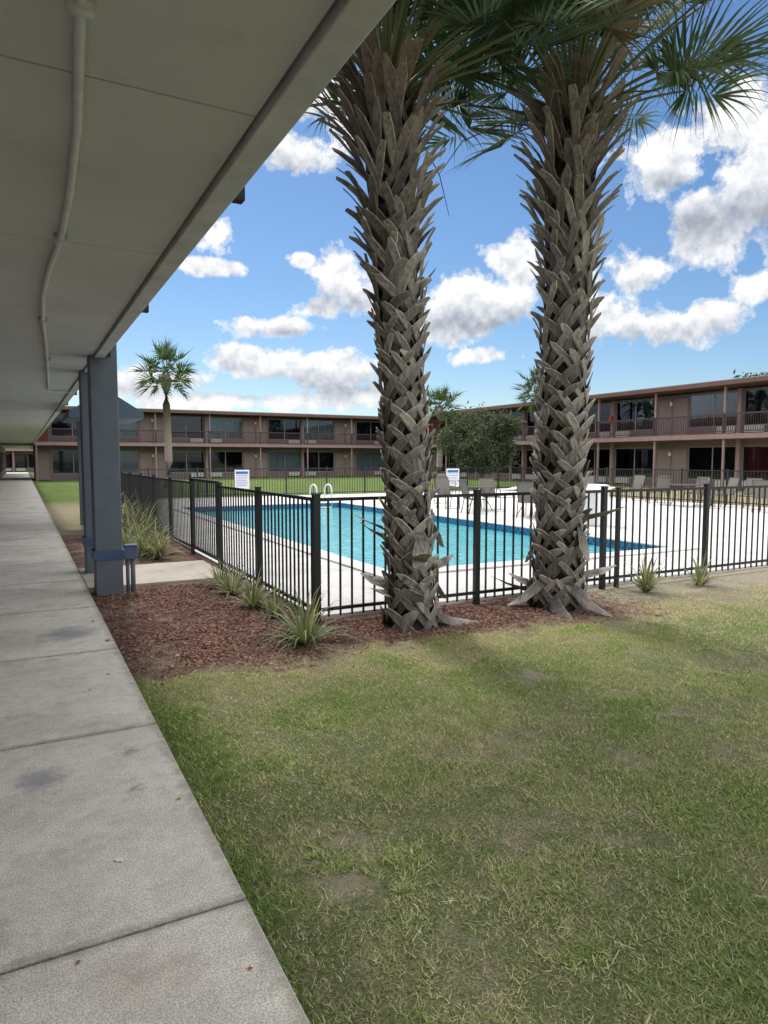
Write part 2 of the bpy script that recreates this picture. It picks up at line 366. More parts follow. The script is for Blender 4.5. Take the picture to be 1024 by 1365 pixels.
# ------------------------------------------------------------------ courtyard motel
def curtain_mesh(x0,x1,z0,z1,mat,name="curtain"):
    c=MB(); n=int((x1-x0)/.05); vs=[];fs=[]
    for i in range(n+1):
        x=x0+(x1-x0)*i/n; yv=.12+.025*math.sin(i*1.35)
        vs+= [(x,yv,z0),(x,yv,z1)]
    for i in range(n): fs.append((2*i,2*i+2,2*i+3,2*i+1))
    c.add(vs,fs); return c.mesh(name,mat,True)
WW,WH=3.05,1.82; WS=.44
fr=MB()
for (a,b,c,e) in ((0,0,.05,WH),(WW-.05,0,WW,WH),(.05,0,WW-.05,.05),(.05,WH-.05,WW-.05,WH),(WW/2-.03,.05,WW/2+.03,WH-.05)):
    fr.box(a,-.02,b,c,.04,e)
frame_me=fr.mesh("window_frame",M['frame'])
gl=MB(); gl.box(.05,.0,.05,WW-.05,.008,WH-.05); glass_me=gl.mesh("window",M['glass'])
cur={'l':curtain_mesh(.06,WW-.06,.02,WH,M['curtl']),'h':curtain_mesh(.06,WW*.52,.02,WH,M['curtl']),
     'r':curtain_mesh(.06,WW-.06,.02,WH,M['curtr']),'q':curtain_mesh(WW*.55,WW-.06,.02,WH,M['curtr'])}
dm=MB(); dm.box(0,-.02,0,.86,.03,2.05)
door_me={}
for k,mm in (('t',M['door']),('r',M['doorred'])): door_me[k]=dm.mesh("door",mm)
fm=MB(); fm.box(-.05,-.04,0,0,.03,2.11); fm.box(.86,-.04,0,.91,.03,2.11); fm.box(0,-.04,2.055,.86,.03,2.11)
dframe=fm.mesh("door_frame",M['slabedge'])
hm=MB(); hm.tube([(.78,-.03,1.0),(.78,-.07,1.0),(.66,-.07,1.0)],.014,6); hand_me=hm.mesh("handle",M['steel'])
am=MB(); am.box(0,-.14,0,1.05,0,.33)
for i in range(6): am.box(.04,-.15,.04+.045*i,1.01,-.141,.06+.045*i)
ac_me=am.mesh("air_conditioner",M['ac'])
ex=MB(); ex.box(-.1,-.14,0,.1,0,.42); ext_me=ex.mesh("extinguisher_box",M['redpaint'])
lm=MB(); lm.box(-.06,-.1,0,.06,0,.2); lamp_me=lm.mesh("wall_light",M['white'])
def motel(loc,rot,rooms,first,label,seed,seq):
    r=random.Random(seed); B=thing("motel_building",loc=loc,rot=(0,0,rot),label=label,category="motel",group="two-storey motel wings around the courtyard")
    RW=4.3; L=rooms*RW; D0=1.5; wall=MB(); roof=MB(); slab=MB(); rail=MB()
    for fl,z in ((0,0.0),(1,2.85)):
        top=2.6 if fl==0 else 5.2
        for k in range(rooms):
            x=k*RW; wf=((k%2==0)==(first=='W'))
            if wf: wx=x+.11; dx=x+RW-.06-.86-.05
            else: dx=x+.11; wx=x+RW-.11-WW
            ops=sorted([(wx,WW,'w'),(dx-.05,.96,'d')]); cx=x
            for (ox,ow,kk) in ops:
                if ox>cx: wall.box(cx,D0,z-.1 if fl==0 else z,ox,D0+.2,top)
                if kk=='w':
                    wall.box(ox,D0,z-.1 if fl==0 else z,ox+ow,D0+.2,z+WS); wall.box(ox,D0,z+WS+WH,ox+ow,D0+.2,top)
                else: wall.box(ox,D0,z+2.11,ox+ow,D0+.2,top)
                cx=ox+ow
            if cx<x+RW: wall.box(cx,D0,z-.1 if fl==0 else z,x+RW,D0+.2,top)
            wo=ob("window",glass_me,B,loc=(wx,D0+.06,z+WS)); ob("window_frame",frame_me,wo)
            ch=seq[fl][k%len(seq[fl])]
            if ch!='.': ob("curtain",cur[ch],wo)
            do=ob("door",door_me['t' if r.random()<.93 else 'r'],B,loc=(dx,D0+.06,z)); ob("door_frame",dframe,do); ob("handle",hand_me,do)
            ob("air_conditioner",ac_me,B,loc=(wx+(.15 if wf else WW-1.2),D0-.001,z+.1))
            if wf: ob("wall_light",lamp_me,B,loc=(x+RW-.02,D0-.001,z+1.75))
            if not wf and k<rooms-1:
                fq=MB(); fq.box(x+RW-.11,D0-.22,z-.1 if fl==0 else z,x+RW+.11,D0-.002,top); ob("party_wall_fin",fq.mesh("party_wall_fin",M['slabedge']),B)
                if r.random()<.3: ob("extinguisher_box",ext_me,B,loc=(x+RW,D0-.222,z+1.0))
    wall.box(0,D0+.2,-.1,.2,9,5.2); wall.box(L-.2,D0+.2,-.1,L,9,5.2); wall.box(.2,8.8,-.1,L-.2,9,5.2)
    ob("wall",wall.mesh("wall",M['wall']),B)
    inn=MB(); inn.box(.2,D0+1.4,-.1,L-.2,D0+1.5,5.19); ob("room_interior",inn.mesh("room_interior",M['inside']),B)
    slab.box(-.0,0,2.6,L,D0+.2,2.85); slab.box(.2,D0+.2,2.6,L-.2,8.8,2.84)
    ob("balcony_floor",slab.mesh("balcony_floor",M['slabedge']),B,bevel=.01)
    roof.box(-.1,-.3,5.27,L+.1,9.3,5.50)
    ob("roof",roof.mesh("roof",[M['fascia']]),B,bevel=.01)
    rf=MB(); rf.box(-.08,-.2,5.502,L+.08,9.2,5.54); ob("roof_covering",rf.mesh("roof_covering",M['roofing']),B)
    rail.box(0,.05,3.80,L,.1,3.88); rail.box(0,.055,2.95,L,.095,3.0)
    n=int(L/.12)
    for i in range(n+1):
        x=L*i/n; rail.box(x-.012,.065,3.0,x+.012,.085,3.80)
    for i in range(rooms+1):
        x=min(max(i*RW,.04),L-.04); rail.box(x-.035,.03,2.851,x+.035,.048,3.9)
    ob("balcony_railing",rail.mesh("balcony_railing",M['rail']),B)
    for i in range(0,rooms+1):
        x=min(max(i*RW,.1),L-.1)
        for (za,zb) in ((-.1,2.598),(2.852,5.268)):
            q=MB(); q.box(x-.05,.12,za,x+.05,.22,zb); ob("support_post",q.mesh("support_post",M['slabedge']),B)
    return B
motel((.9,56.6,0),0,7,'D',"long two-storey brown motel wing with dark windows and balcony railing",3,(".l..l.l","qlrl.l."))
motel((31.5,57.2,0),R(-90),11,'W',"two-storey motel wing with pink balcony edge facing the pool",11,("..l..h..r..",".ll..h.r..r"))
motel((-9.5,97,0),0,4,'W',"brown two-storey motel wing closing the end of the walkway",5,(".r.r","...l"))
# ------------------------------------------------------------------ near wing (over the walkway)
NB=thing("motel_building",label="near motel wing with overhanging pale soffit above the concrete walkway",category="motel",group="two-storey motel wings around the courtyard")
Y0,Y1=-7.0,88.0; SZ=2.74
q=MB(); yy=2.4-1.82*5
while yy<Y1:
    q.box(-1.6,yy+.004,SZ,.765,min(yy+1.82-.004,Y1),SZ+.04); yy+=1.82
ob("soffit",q.mesh("soffit",M['soffit']),NB,bevel=.004)
q=MB(); q.box(-1.6,Y0,SZ+.042,.8,Y1,SZ+.312)
ob("balcony_floor",q.mesh("balcony_floor",M['dark']),NB)
q=MB(); q.box(.777,Y0,SZ-.03,.885,Y1,SZ+.33); ob("fascia",q.mesh("fascia",M['trim']),NB,bevel=.006)
q=MB()
q.box(.9,Y0,SZ+1.3,.94,Y1,SZ+1.34); q.box(.9,Y0,SZ+.4,.94,Y1,SZ+.43)
yq=3.17-2.67*3
while yq<Y1:
    q.box(.888,yq-.03,SZ-.01,.945,yq+.03,SZ+.10); q.box(.9,yq-.02,SZ+.10,.94,yq+.02,SZ+1.3); yq+=2.67
nn=int((Y1-Y0)/.14)
for i in range(nn): 
    yv=Y0+i*.14; q.box(.911,yv-.008,SZ+.43,.929,yv+.008,SZ+1.3)
ob("balcony_railing",q.mesh("balcony_railing",M['dark']),NB)
q=MB(); q.box(-1.8,Y0,-.2,-1.6,Y1,5.4); q.box(-9,Y0,-.2,-1.8,Y0+.2,5.4); q.box(-9,Y1-.2,-.2,-1.8,Y1,5.4); ob("wall",q.mesh("wall",M['wall']),NB)
q=MB(); q.box(-9.2,Y0-.2,5.4,.8,Y1+.2,5.7); ob("roof",q.mesh("roof",M['fascia']),NB)
for i in range(19):
    yd=6+4.3*i
    do=ob("door",door_me['r' if i%3==0 else 't'],NB,loc=(-1.58,yd,0),rot=(0,0,R(90))); ob("handle",hand_me,do)
    wo=ob("window",glass_me,NB,loc=(-1.55,yd+1.0,WS),rot=(0,0,R(90))); ob("window_frame",frame_me,wo)
q=MB(); cpts=[(.165,-1.0),(.17,1.2),(.175,2.0),(.215,2.7),(.23,3.4),(.225,4.1),(.19,4.8),(.175,5.5),(.2,6.5),(.27,8.0),(.36,10.5),(.45,13.0),(.6,13.1),(.76,13.1)]
q.tube([(a,b,SZ-.022) for a,b in cpts],.017,10)
for a,b in ((.175,2.0),(.225,4.1),(.2,6.5),(.31,9)): q.box(a-.035,b-.02,SZ-.044,a+.035,b+.02,SZ-.003)
ob("conduit_pipe",q.mesh("conduit_pipe",M['pipe'],True),NB)
def column(x,y,lab):
    c=thing("support_column",loc=(x,y,0),label=lab,category="column",group="blue-grey square columns beside the walkway")
    q=MB(); q.box(-.15,-.15,-.1,.15,.15,SZ+.32); ob("shaft",q.mesh("shaft",M['column']),c,bevel=.012)
    q=MB()
    for (a,b,cc,e) in ((-.175,-.175,.175,-.152),(-.175,.152,.175,.175),(-.175,-.152,-.152,.152),(.152,-.152,.175,.152)): q.box(a,b,.38,cc,e,.49)
    ob("collar",q.mesh("collar",M['navy']),c,bevel=.004)
column(.87,8.68,"blue-grey square column with navy collar and utility box")
column(.88,10.2,"blue-grey square column with navy collar at the path")
eb=thing("electrical_box",loc=(1.13,8.62,0),label="small blue electrical box on conduits against the column",category="electrical box")
q=MB(); q.box(-.083,-.06,.36,.055,.06,.53); ob("housing",q.mesh("housing",M['box']),eb,bevel=.008)
q=MB(); q.box(-.083,-.072,.51,.06,.07,.535); ob("lid",q.mesh("lid",M['navy']),eb,bevel=.003)
for xx,rr in ((-.05,.022),(.01,.028)):
    q=MB(); q.tube([(xx,0,-.1),(xx,0,.36)],rr,10); ob("conduit_pipe",q.mesh("conduit_pipe",M['column'],True),eb)
gc=thing("gabled_canopy",loc=(1.68,16,0),label="small dark blue gabled entrance canopy attached beside the walkway",category="canopy")
def gable(q,y0,y1,hw,ze,zr,th):
    q.add([(-hw,y0,ze),(0,y0,zr),(hw,y0,ze),(hw,y0,ze-th),(-hw,y0,ze-th),(-hw,y1,ze),(0,y1,zr),(hw,y1,ze),(hw,y1,ze-th),(-hw,y1,ze-th)],
      [(0,4,3,2,1),(5,6,7,8,9),(0,1,6,5),(1,2,7,6),(2,3,8,7),(3,4,9,8),(4,0,5,9)])
q=MB(); gable(q,0,2.6,.76,2.58,3.06,.13); ob("roof",q.mesh("roof",M['slate']),gc)
for ya in (.1,2.2):
    q=MB(); q.box(-.45,ya,-.1,-.25,ya+.2,2.448); ob("post",q.mesh("post",M['column']),gc)
# ------------------------------------------------------------------ palms
def palm_trunk(H,r0,r1,lean,seed,dz=.098,per=5,flaps=13):
    r=random.Random(seed); q=MB()
    def axis(z):
        s=max(z,0)/H; return (lean[0]*(s**1.3),lean[1]*(s**1.3))
    def rad(z):
        s=max(0,min(1,z/H)); return (r0+(r1-r0)*max(0,(s-.5)/.5)**1.2)+.10*math.exp(-max(z,0)/.22)
    def P(th,t,z,n):
        a=axis(z); rr=rad(z)+n; an=th+t/(rad(z)+.05)
        return (a[0]+rr*math.cos(an),a[1]+rr*math.sin(an),z)
    vs=[];fs=[];nr=int(H/.06)
    for i in range(nr+1):
        z=-.1+(H+.1)*i/nr
        for k in range(20):
            vs.append(P(2*math.pi*k/20,0,z,r.uniform(-.02,.015)))
    for i in range(nr):
        for k in range(20): fs.append((i*20+k,i*20+(k+1)%20,(i+1)*20+(k+1)%20,(i+1)*20+k))
    q.add(vs,fs,(.028,.023,.02))
    def strap(th,path,ws,tk,col):
        vs=[];n=len(path);
        for i,(t,z,o) in enumerate(path):
            a=path[max(i-1,0)];b=path[min(i+1,n-1)]; dt,dz_=b[0]-a[0],b[1]-a[1]; l=math.hypot(dt,dz_) or 1
            pt,pz=-dz_/l,dt/l; w=ws[i]
            for (u,k) in ((-.5,-.2),(-.36,.75),(.36,.75),(.5,-.2),(0,-.3)):
                vs.append(P(th,t+pt*w*u,z+pz*w*u,o+k*tk))
        fs=[]
        for i in range(n-1):
            for k in range(5): fs.append((i*5+k,(i+1)*5+k,(i+1)*5+(k+1)%5,i*5+(k+1)%5))
        fs.append((4,3,2,1,0)); fs.append(tuple(range((n-1)*5,n*5)))
        b=len(q.v); q.add(vs,fs,col)
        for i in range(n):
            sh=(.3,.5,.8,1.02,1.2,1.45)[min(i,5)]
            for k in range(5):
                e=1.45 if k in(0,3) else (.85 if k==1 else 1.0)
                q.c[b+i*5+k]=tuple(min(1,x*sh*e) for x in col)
    # staggered rows: neighbouring arms cross into a lattice
    nrow=int(H/dz)
    for row in range(nrow):
        for kk in range(per):
            s=(row+.5)/nrow; z=s*H+r.uniform(-.02,.02)+kk*.004; th=2*math.pi*(kk+.5*(row%2))/per+row*.06+r.uniform(-.09,.09)
            R_=rad(z)+.05; half=math.pi*R_/per
            up=max(0,(s-.5)/.5)**1.3
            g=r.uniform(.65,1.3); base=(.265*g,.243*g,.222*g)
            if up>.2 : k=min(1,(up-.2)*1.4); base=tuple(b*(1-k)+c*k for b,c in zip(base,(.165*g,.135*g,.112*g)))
            L=.16+.27*up+r.uniform(-.04,.07); out=.045+.28*up+r.uniform(-.02,.04)
            tw=r.uniform(-.03,.03); cross=(1-up)*.12
            W=.082*(1-.2*up)*r.uniform(.85,1.2)
            for sg in (-1,1):
                if r.random()<.07: continue
                sc_=r.uniform(.8,1.12); c=tuple(b*sc_ for b in base); j=r.uniform(-.012,.012); lj=r.uniform(.8,1.2)
                path=[(sg*-half,z-.16+j,-.010),(sg*-half*.6,z-.09+j,.014),(sg*-.02,z-.01,.030),(sg*cross*.5+tw,z+L*.42*lj,.032+out*.38),(sg*cross+tw*1.4,z+L*.8*lj,.03+out*.9),(sg*cross*1.25+tw*1.8,z+L*lj,.025+out*1.3)]
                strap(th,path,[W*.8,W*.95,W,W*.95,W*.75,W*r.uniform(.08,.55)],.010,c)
    for i in range(flaps):
        th=i*2*math.pi/flaps+r.uniform(-.3,.3); z=r.uniform(.05,1.0); L=r.uniform(.22,.48); sg=r.choice((-1,1))
        g=r.uniform(.8,1.2); c=(.33*g,.305*g,.275*g)
        if r.random()<.6: path=[(0,z+.1,.02),(sg*.05,z+.0,.1),(sg*.1,max(z-.12,.02),.2),(sg*.14,max(z-L*.8,.0),.2+L*.5)]
        else: path=[(0,z-.1,.02),(sg*.03,z,.1),(sg*.08,z+.05,.1+L*.45),(sg*.1,z+.12,.08+L*.9)]
        strap(th,path,[.1,.12,.09,.02],.010,c)
    return q
def palm_crown(n,seed,e_hi=86,e_lo=23,pl=1.25,nl=46,fan=1.0,rtop=.16,dead=3,wk=.60,gr=(.040,.068,.028)):
    r=random.Random(seed); q=MB()
    for i in range(n):
        s=i/(n-1); el=R(e_hi+(e_lo-e_hi)*s**.85)+r.uniform(-.1,.1); th=i*2.39996+r.uniform(-.2,.2)
        h=Vector((math.cos(th),math.sin(th),0)); d=(h*math.cos(el)+Vector((0,0,math.sin(el)))).normalized()
        p=h*rtop*(.3+.7*s)+Vector((0,0,.25*(1-s)-.1)); pts=[p.copy()]; Lp=pl*r.uniform(.65,1.12); seg=6
        for k in range(seg):
            d=(d+Vector((0,0,-.03-.022*s))).normalized(); p=p+d*Lp/seg; pts.append(p.copy())
        g=r.uniform(.8,1.2); pc=(.13*g,.15*g,.065*g)
        q.tube(pts,[.03,.022,.018,.016,.014,.012,.01],5,0,pc,False)
        f=d.copy(); sd=f.cross(Vector((0,0,1)))
        if sd.length<.05: sd=Vector((-h.y,h.x,0))
        sd.normalize(); nn=sd.cross(f).normalized()
        roll=r.uniform(-1.2,1.2); sd,nn=(sd*math.cos(roll)+nn*math.sin(roll)),(nn*math.cos(roll)-sd*math.sin(roll))
        fl=fan*r.uniform(.75,1.12); old=s>.85 and r.random()<.15
        lc=(.14,.11,.075) if old else tuple(x*g for x in gr)
        for j in range(nl):
            ph=R(-130+260*j/(nl-1)+r.uniform(-3,3)); c=math.cos(ph)
            st=p+f*(.38*max(0,c)**1.5)-Vector((0,0,.10*max(0,c)**2))
            dd=(f*math.cos(ph)+sd*math.sin(ph)+nn*(.15+.25*abs(math.sin(ph)))+Vector((0,0,-.08*max(0,c)))).normalized()
            L=fl*(.68+.32*c)*r.uniform(.75,1.15); m=6; pp=st.copy(); tw=.5*(1 if j%2 else -1)
            vs=[]; ws=[.007,.020,.018,.012,.007,.0035,.001]; dr=r.uniform(.2,1.2)
            for k in range(m+1):
                wd=dd.cross(nn); 
                if wd.length<.01: wd=sd.copy()
                wd.normalize(); wd=(wd*math.cos(tw)+nn*math.sin(tw)).normalized(); w=ws[k]*wk*1.2
                vs.append(tuple(pp+wd*w)); vs.append(tuple(pp-wd*w))
                dd=(dd+Vector((0,0,-(.012+.042*k**1.35*dr*.6)))).normalized(); pp=pp+dd*L/m
            gg=r.uniform(.7,1.4)
            q.add(vs,[(2*k,2*k+1,2*k+3,2*k+2) for k in range(m)],tuple(x*gg for x in lc))
    for i in range(dead):
        th=r.uniform(0,6.28); h=Vector((math.cos(th),math.sin(th),0)); p=h*.2+Vector((0,0,-.2))
        q.tube([p,p+h*.5+Vector((0,0,.05)),p+h*.95-Vector((0,0,.15)),p+h*1.2-Vector((0,0,.5))],[.012,.009,.006,.003],4,0,(.12,.08,.05),False)
    return q
def near_palm(x,y,H,r0,r1,lean,seed,lab,n,per,**kw):
    T=thing("palm_tree",loc=(x,y,GZ),label=lab,category="palm tree")
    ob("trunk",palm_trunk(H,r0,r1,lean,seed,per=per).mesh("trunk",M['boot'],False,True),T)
    ob("crown",palm_crown(n,seed+50,**kw).mesh("crown",M['frond'],False,True),T,loc=(lean[0],lean[1],H-.0))
    return T
near_palm(3.28,5.62,4.95,.155,.23,(-.23,.12),5,"tall sabal palm with criss-cross leaf bases in mulch beside the fence",66,5)
near_palm(5.12,5.62,5.2,.20,.24,(.05,-.03),21,"thick-trunked sabal palm with shaggy leaf bases beside the fence",70,5)
dt=MB(); 
hs=[0,.5,1.5,3,4.5,5.4,5.8,6.0]; dt.tube([(.03*math.sin(z),0,z-.1) for z in hs],[.3,.24,.21,.20,.20,.25,.32,.2],12)
dtm=dt.mesh("trunk",M['bark'],True); dcm=palm_crown(34,77,85,-35,.85,26,.8,.12,0,1.5,(.055,.09,.035)).mesh("crown",M['frond'],False,True)
dp=thing("palm_tree",loc=(7.2,39.2,GZ),sc=(1,1,1.05),label="slender palm with round crown standing on the courtyard lawn",category="palm tree",group="slender courtyard palms")
k1=ob("trunk",dtm,dp); k2=ob("crown",dcm,dp,loc=(0,0,6.0),sc=(1.05,1.05,1.05))
copy_thing(dp,(k1,k2),(23.3,36.5,GZ),(0,0,1.3),(.9,.9,.8),"short palm showing behind a bushy tree")
copy_thing(dp,(k1,k2),(28.3,33.2,GZ),(0,0,2.3),(.85,.85,.95),"palm rising in front of the motel balcony")
# ------------------------------------------------------------------ leafy trees
def leafy(seed,rx,ry,rz,cz,n,col,ls=.12,clumps=26,trunk_h=1.6,tr=.12):
    r=random.Random(seed); tq=MB(); cl=[]
    for i in range(clumps):
        a=r.uniform(0,6.28); u=r.uniform(.1,1)**.5; zz=r.uniform(-1,1); k=math.sqrt(max(0,1-zz*zz*.8))
        cl.append(Vector((rx*u*k*math.cos(a)*.8,ry*u*k*math.sin(a)*.8,cz+rz*zz*.75)))
    tq.tube([(0,0,-.2),(.05,0,trunk_h*.5),(0,.05,trunk_h)],[tr*1.4,tr,tr*.8],8)
    for c in cl[:12]:
        m=c*.5+Vector((0,0,trunk_h*.5)); tq.tube([(0,.05,trunk_h*.9),tuple(m),tuple(c)],[tr*.6,tr*.35,tr*.1],6)
    g=np.random.default_rng(seed)
    ci=g.integers(0,clumps,n); cen=np.array([tuple(c) for c in cl])[ci]; size=g.uniform(.16,.34,clumps)[ci][:,None]*np.array([[rx,ry,rz]])
    off=g.normal(0,.5,(n,3))*size; pos=cen+off
    a=g.normal(0,1,(n,3)); a/=np.linalg.norm(a,axis=1)[:,None]; b=np.cross(a,g.normal(0,1,(n,3))); b/=np.linalg.norm(b,axis=1)[:,None]
    l=ls*g.uniform(.6,1.3,(n,1)); 
    V=np.stack([pos-a*l,pos+b*l*.35,pos+a*l,pos-b*l*.35],1).reshape(-1,3)
    F=np.arange(4*n).reshape(n,4); shade=(.7+.5*g.random(clumps)[ci])*g.uniform(.75,1.25,n)
    C=np.repeat(shade[:,None]*np.array([col]),4,axis=0)
    return tq.mesh("trunk",M['bark'],True),np_mesh("crown",V,F,C,M['leaf'])
tm,cm=leafy(4,2.6,2.4,1.8,2.6,24000,(.08,.098,.062),.11,54,1.0,.13)
ot=thing("olive_tree",loc=(23.4,32.2,GZ),label="bushy grey-green tree growing low beside the motel wing",category="tree")
ob("trunk",tm,ot); ob("crown",cm,ot)
tm,cm=leafy(9,4.5,4.5,3.2,7.0,9000,(.06,.085,.04),.3,34,4.5,.28)
ft=thing("broadleaf_tree",loc=(47,31.5,GZ),sc=(.8,.8,.80),label="dark green tree top showing above the motel roof",category="tree",group="background trees beyond the motel")
k1=ob("trunk",tm,ft); k2=ob("crown",cm,ft)
for (x,y,s,xs) in ((-4,112,.5,.8),(10,105,.5,1.3),(14,120,.5,1),(-20,120,.6,1),(11,111,.45,1.3),(-16,122,.55,1)):
    copy_thing(ft,(k1,k2),(x,y,GZ),(0,0,x*1.7+y),(xs,xs,s),"dark green tree beyond the end of the walkway")
# ------------------------------------------------------------------ strap-leaved plants
def strappy(seed,n,L):
    r=random.Random(seed); q=MB()
    for i in range(n):
        th=r.uniform(0,6.28); el=R(r.uniform(25,85)); d=Vector((math.cos(th)*math.cos(el),math.sin(th)*math.cos(el),math.sin(el)))
        p=Vector((math.cos(th)*.03,math.sin(th)*.03,0)); l=L*r.uniform(.6,1.25); side=Vector((-math.sin(th),math.cos(th),0)); vs=[]; ws=[.007,.011,.010,.008,.004,.001]
        for k in range(6):
            vs+= [tuple(p+side*ws[k]),tuple(p-side*ws[k])]
            d=(d+Vector((0,0,-.06-.11*k*r.uniform(.5,1.3)))).normalized(); p=p+d*l/5
        g=r.uniform(.7,1.3); dry=r.random()<.4
        q.add(vs,[(2*k,2*k+1,2*k+3,2*k+2) for k in range(5)],(.40*g,.36*g,.25*g) if dry else (.18*g,.22*g,.125*g))
    return q.mesh("strap_leaf_plant",M['leaf'],False,True)
sm=[strappy(s,80,.48) for s in (1,2,3)]
for i,(x,y,s) in enumerate([(2.12,5.45,1.15),(2.15,7.1,.9),(2.15,7.9,.95),(2.15,8.45,.85),(1.95,12,1.3),(1.6,12.9,1.2),(1.9,13.9,1.4),(2.05,15.8,1.8),(2.1,17.5,1.8),(1.3,14.6,1.2),(6.6,5.72,.9),(7.55,5.7,.75),(2.2,6.5,.6),(1.9,11.3,1.0),(2.15,14.8,1.5),(1.7,11.7,1.1),(2.1,19.5,1.8)]):
    ob("strap_leaf_plant",sm[i%3],loc=(x,y,GZ),rot=(0,0,i*1.9),sc=(s,s,s*(.9 if i<10 else 1.25)),
       label="spiky strap-leaved plant growing "+("in sand at the fence" if i in(10,11) else "in reddish mulch"),category="plant",group="strap-leaved plants along the fence")
# ------------------------------------------------------------------ pool furniture
def chair():
    f=MB(); 
    for sx in (-.26,.26):
        f.tube([(sx,-.28,0),(sx,-.25,.62),(sx,.12,.64),(sx,.26,.0)],.014,6); f.tube([(sx*.9,-.25,.4),(sx*.9,.2,.42),(sx*.9,.36,.95)],.013,6)
    f.tube([(-.26,-.25,.4),(.26,-.25,.4)],.012,6); f.tube([(-.235,.36,.95),(.235,.36,.95)],.012,6)
    s=MB(); s.add([(-.23,-.26,.41),(.23,-.26,.41),(.23,.2,.40),(-.23,.2,.40)],[(0,1,2,3)])
    b=MB(); b.add([(-.23,.2,.42),(.23,.2,.42),(.23,.355,.95),(-.23,.355,.95)],[(0,1,2,3)])
    return f.mesh("frame",M['patio'],True),s.mesh("seat",M['sling']),b.mesh("backrest",M['sling'])
cf,cs,cb=chair()
C0=thing("patio_chair",loc=(11.9,14.2,0),rot=(0,0,R(120)),label="taupe sling patio chair with dark frame on the pool deck",category="chair",group="patio chairs on the pool deck")
kids=(ob("frame",cf,C0),ob("seat",cs,C0),ob("backrest",cb,C0))
for x,y,a in ((12.8,14.9,-60),(12.9,13.9,-120),(11.5,16.2,80),(12.9,17.3,-20),(12.0,18.3,0),(14.2,16.0,30),(20.2,15.5,-90),(20.2,13.6,-80),(20.3,11.0,-100),(20.3,17.2,-90),
    (19.4,14.3,70),(20.4,14.6,-110),(19.2,12.4,100),(20.3,9.8,-70),(19.5,16.4,150),(18.3,18.6,-40),(20.4,18.4,-90),(11.6,20.0,60),(13.0,20.6,-70),(16.0,24.5,10),(14.6,25.0,-20)):
    copy_thing(C0,kids,(x,y,0),(0,0,R(a)))
def table():
    t=MB(); vs=[];n=28
    for z in (.70,.725):
        for k in range(n): vs.append((.5*math.cos(2*math.pi*k/n),.5*math.sin(2*math.pi*k/n),z))
    t.add(vs,[tuple(range(n-1,-1,-1)),tuple(range(n,2*n))]+[(k,(k+1)%n,n+(k+1)%n,n+k) for k in range(n)])
    ls=[]
    for k in range(4):
        l=MB(); a=k*math.pi/2+.78; l.tube([(.4*math.cos(a),.4*math.sin(a),0),(.2*math.cos(a),.2*math.sin(a),.35),(.38*math.cos(a),.38*math.sin(a),.70)],.014,6); ls.append(l.mesh("leg",M['patio'],True))
    return t.mesh("table_top",M['patio']),ls
tt,tl=table()
T0=thing("patio_table",loc=(12.3,14.6,0),label="round dark patio table on the pool deck",category="table",group="patio tables on the pool deck")
kids=[ob("table_top",tt,T0)]+[ob("leg",l,T0) for l in tl]
for x,y in ((12.3,17.0),(20.2,12.3),(19.4,15.4)): copy_thing(T0,kids,(x,y,0))
def lounger():
    f=MB()
    for sx in (-.3,.3):
        f.tube([(sx,-1.0,.33),(sx,.3,.33),(sx,.95,.45)],.016,6)
        for yy in (-.8,.25): f.tube([(sx,yy,0),(sx,yy,.33)],.016,6)
        f.tube([(sx,.3,.33),(sx,.6,0)],.012,6)
    f.tube([(-.3,-1,.33),(.3,-1,.33)],.016,6); f.tube([(-.3,.95,.45),(.3,.95,.45)],.016,6)
    s=MB(); s.add([(-.28,-.98,.345),(.28,-.98,.345),(.28,.3,.345),(-.28,.3,.345)],[(0,1,2,3)])
    b=MB(); b.add([(-.28,.31,.35),(.28,.31,.35),(.28,.93,.455),(-.28,.93,.455)],[(0,1,2,3)])
    return f.mesh("frame",M['white'],True),s.mesh("seat",M['white']),b.mesh("backrest",M['white'])
lf,ls_,lb=lounger()
L0=thing("sun_lounger",loc=(19.8,19.9,0),rot=(0,0,R(-90)),label="white low sun lounger on the pool deck",category="lounger",group="sun loungers on the pool deck")
kids=(ob("frame",lf,L0),ob("seat",ls_,L0),ob("backrest",lb,L0))
copy_thing(L0,kids,(17.5,22.5,0),(0,0,R(-100)))
tb=thing("towel_bin",loc=(11.9,11.9,0),rot=(0,0,R(20)),label="white rounded plastic towel bin standing on the pool deck",category="bin")
q=MB(); q.box(-.3,-.26,0,.3,.26,.8); ob("body",q.mesh("body",M['white']),tb,bevel=.05)
q=MB(); vs=[]; n=9
for yv in (-.29,.29):
    for k in range(n): a=math.pi*k/(n-1); vs.append((.33*math.cos(a),yv,.805+.17*math.sin(a)))
q.add(vs,[tuple(range(n)),tuple(range(2*n-1,n-1,-1))]+[(k+1,k,n+k,n+k+1) for k in range(n-1)]+[(0,n-1,2*n-1,n)]); ob("lid",q.mesh("lid",M['white']),tb)
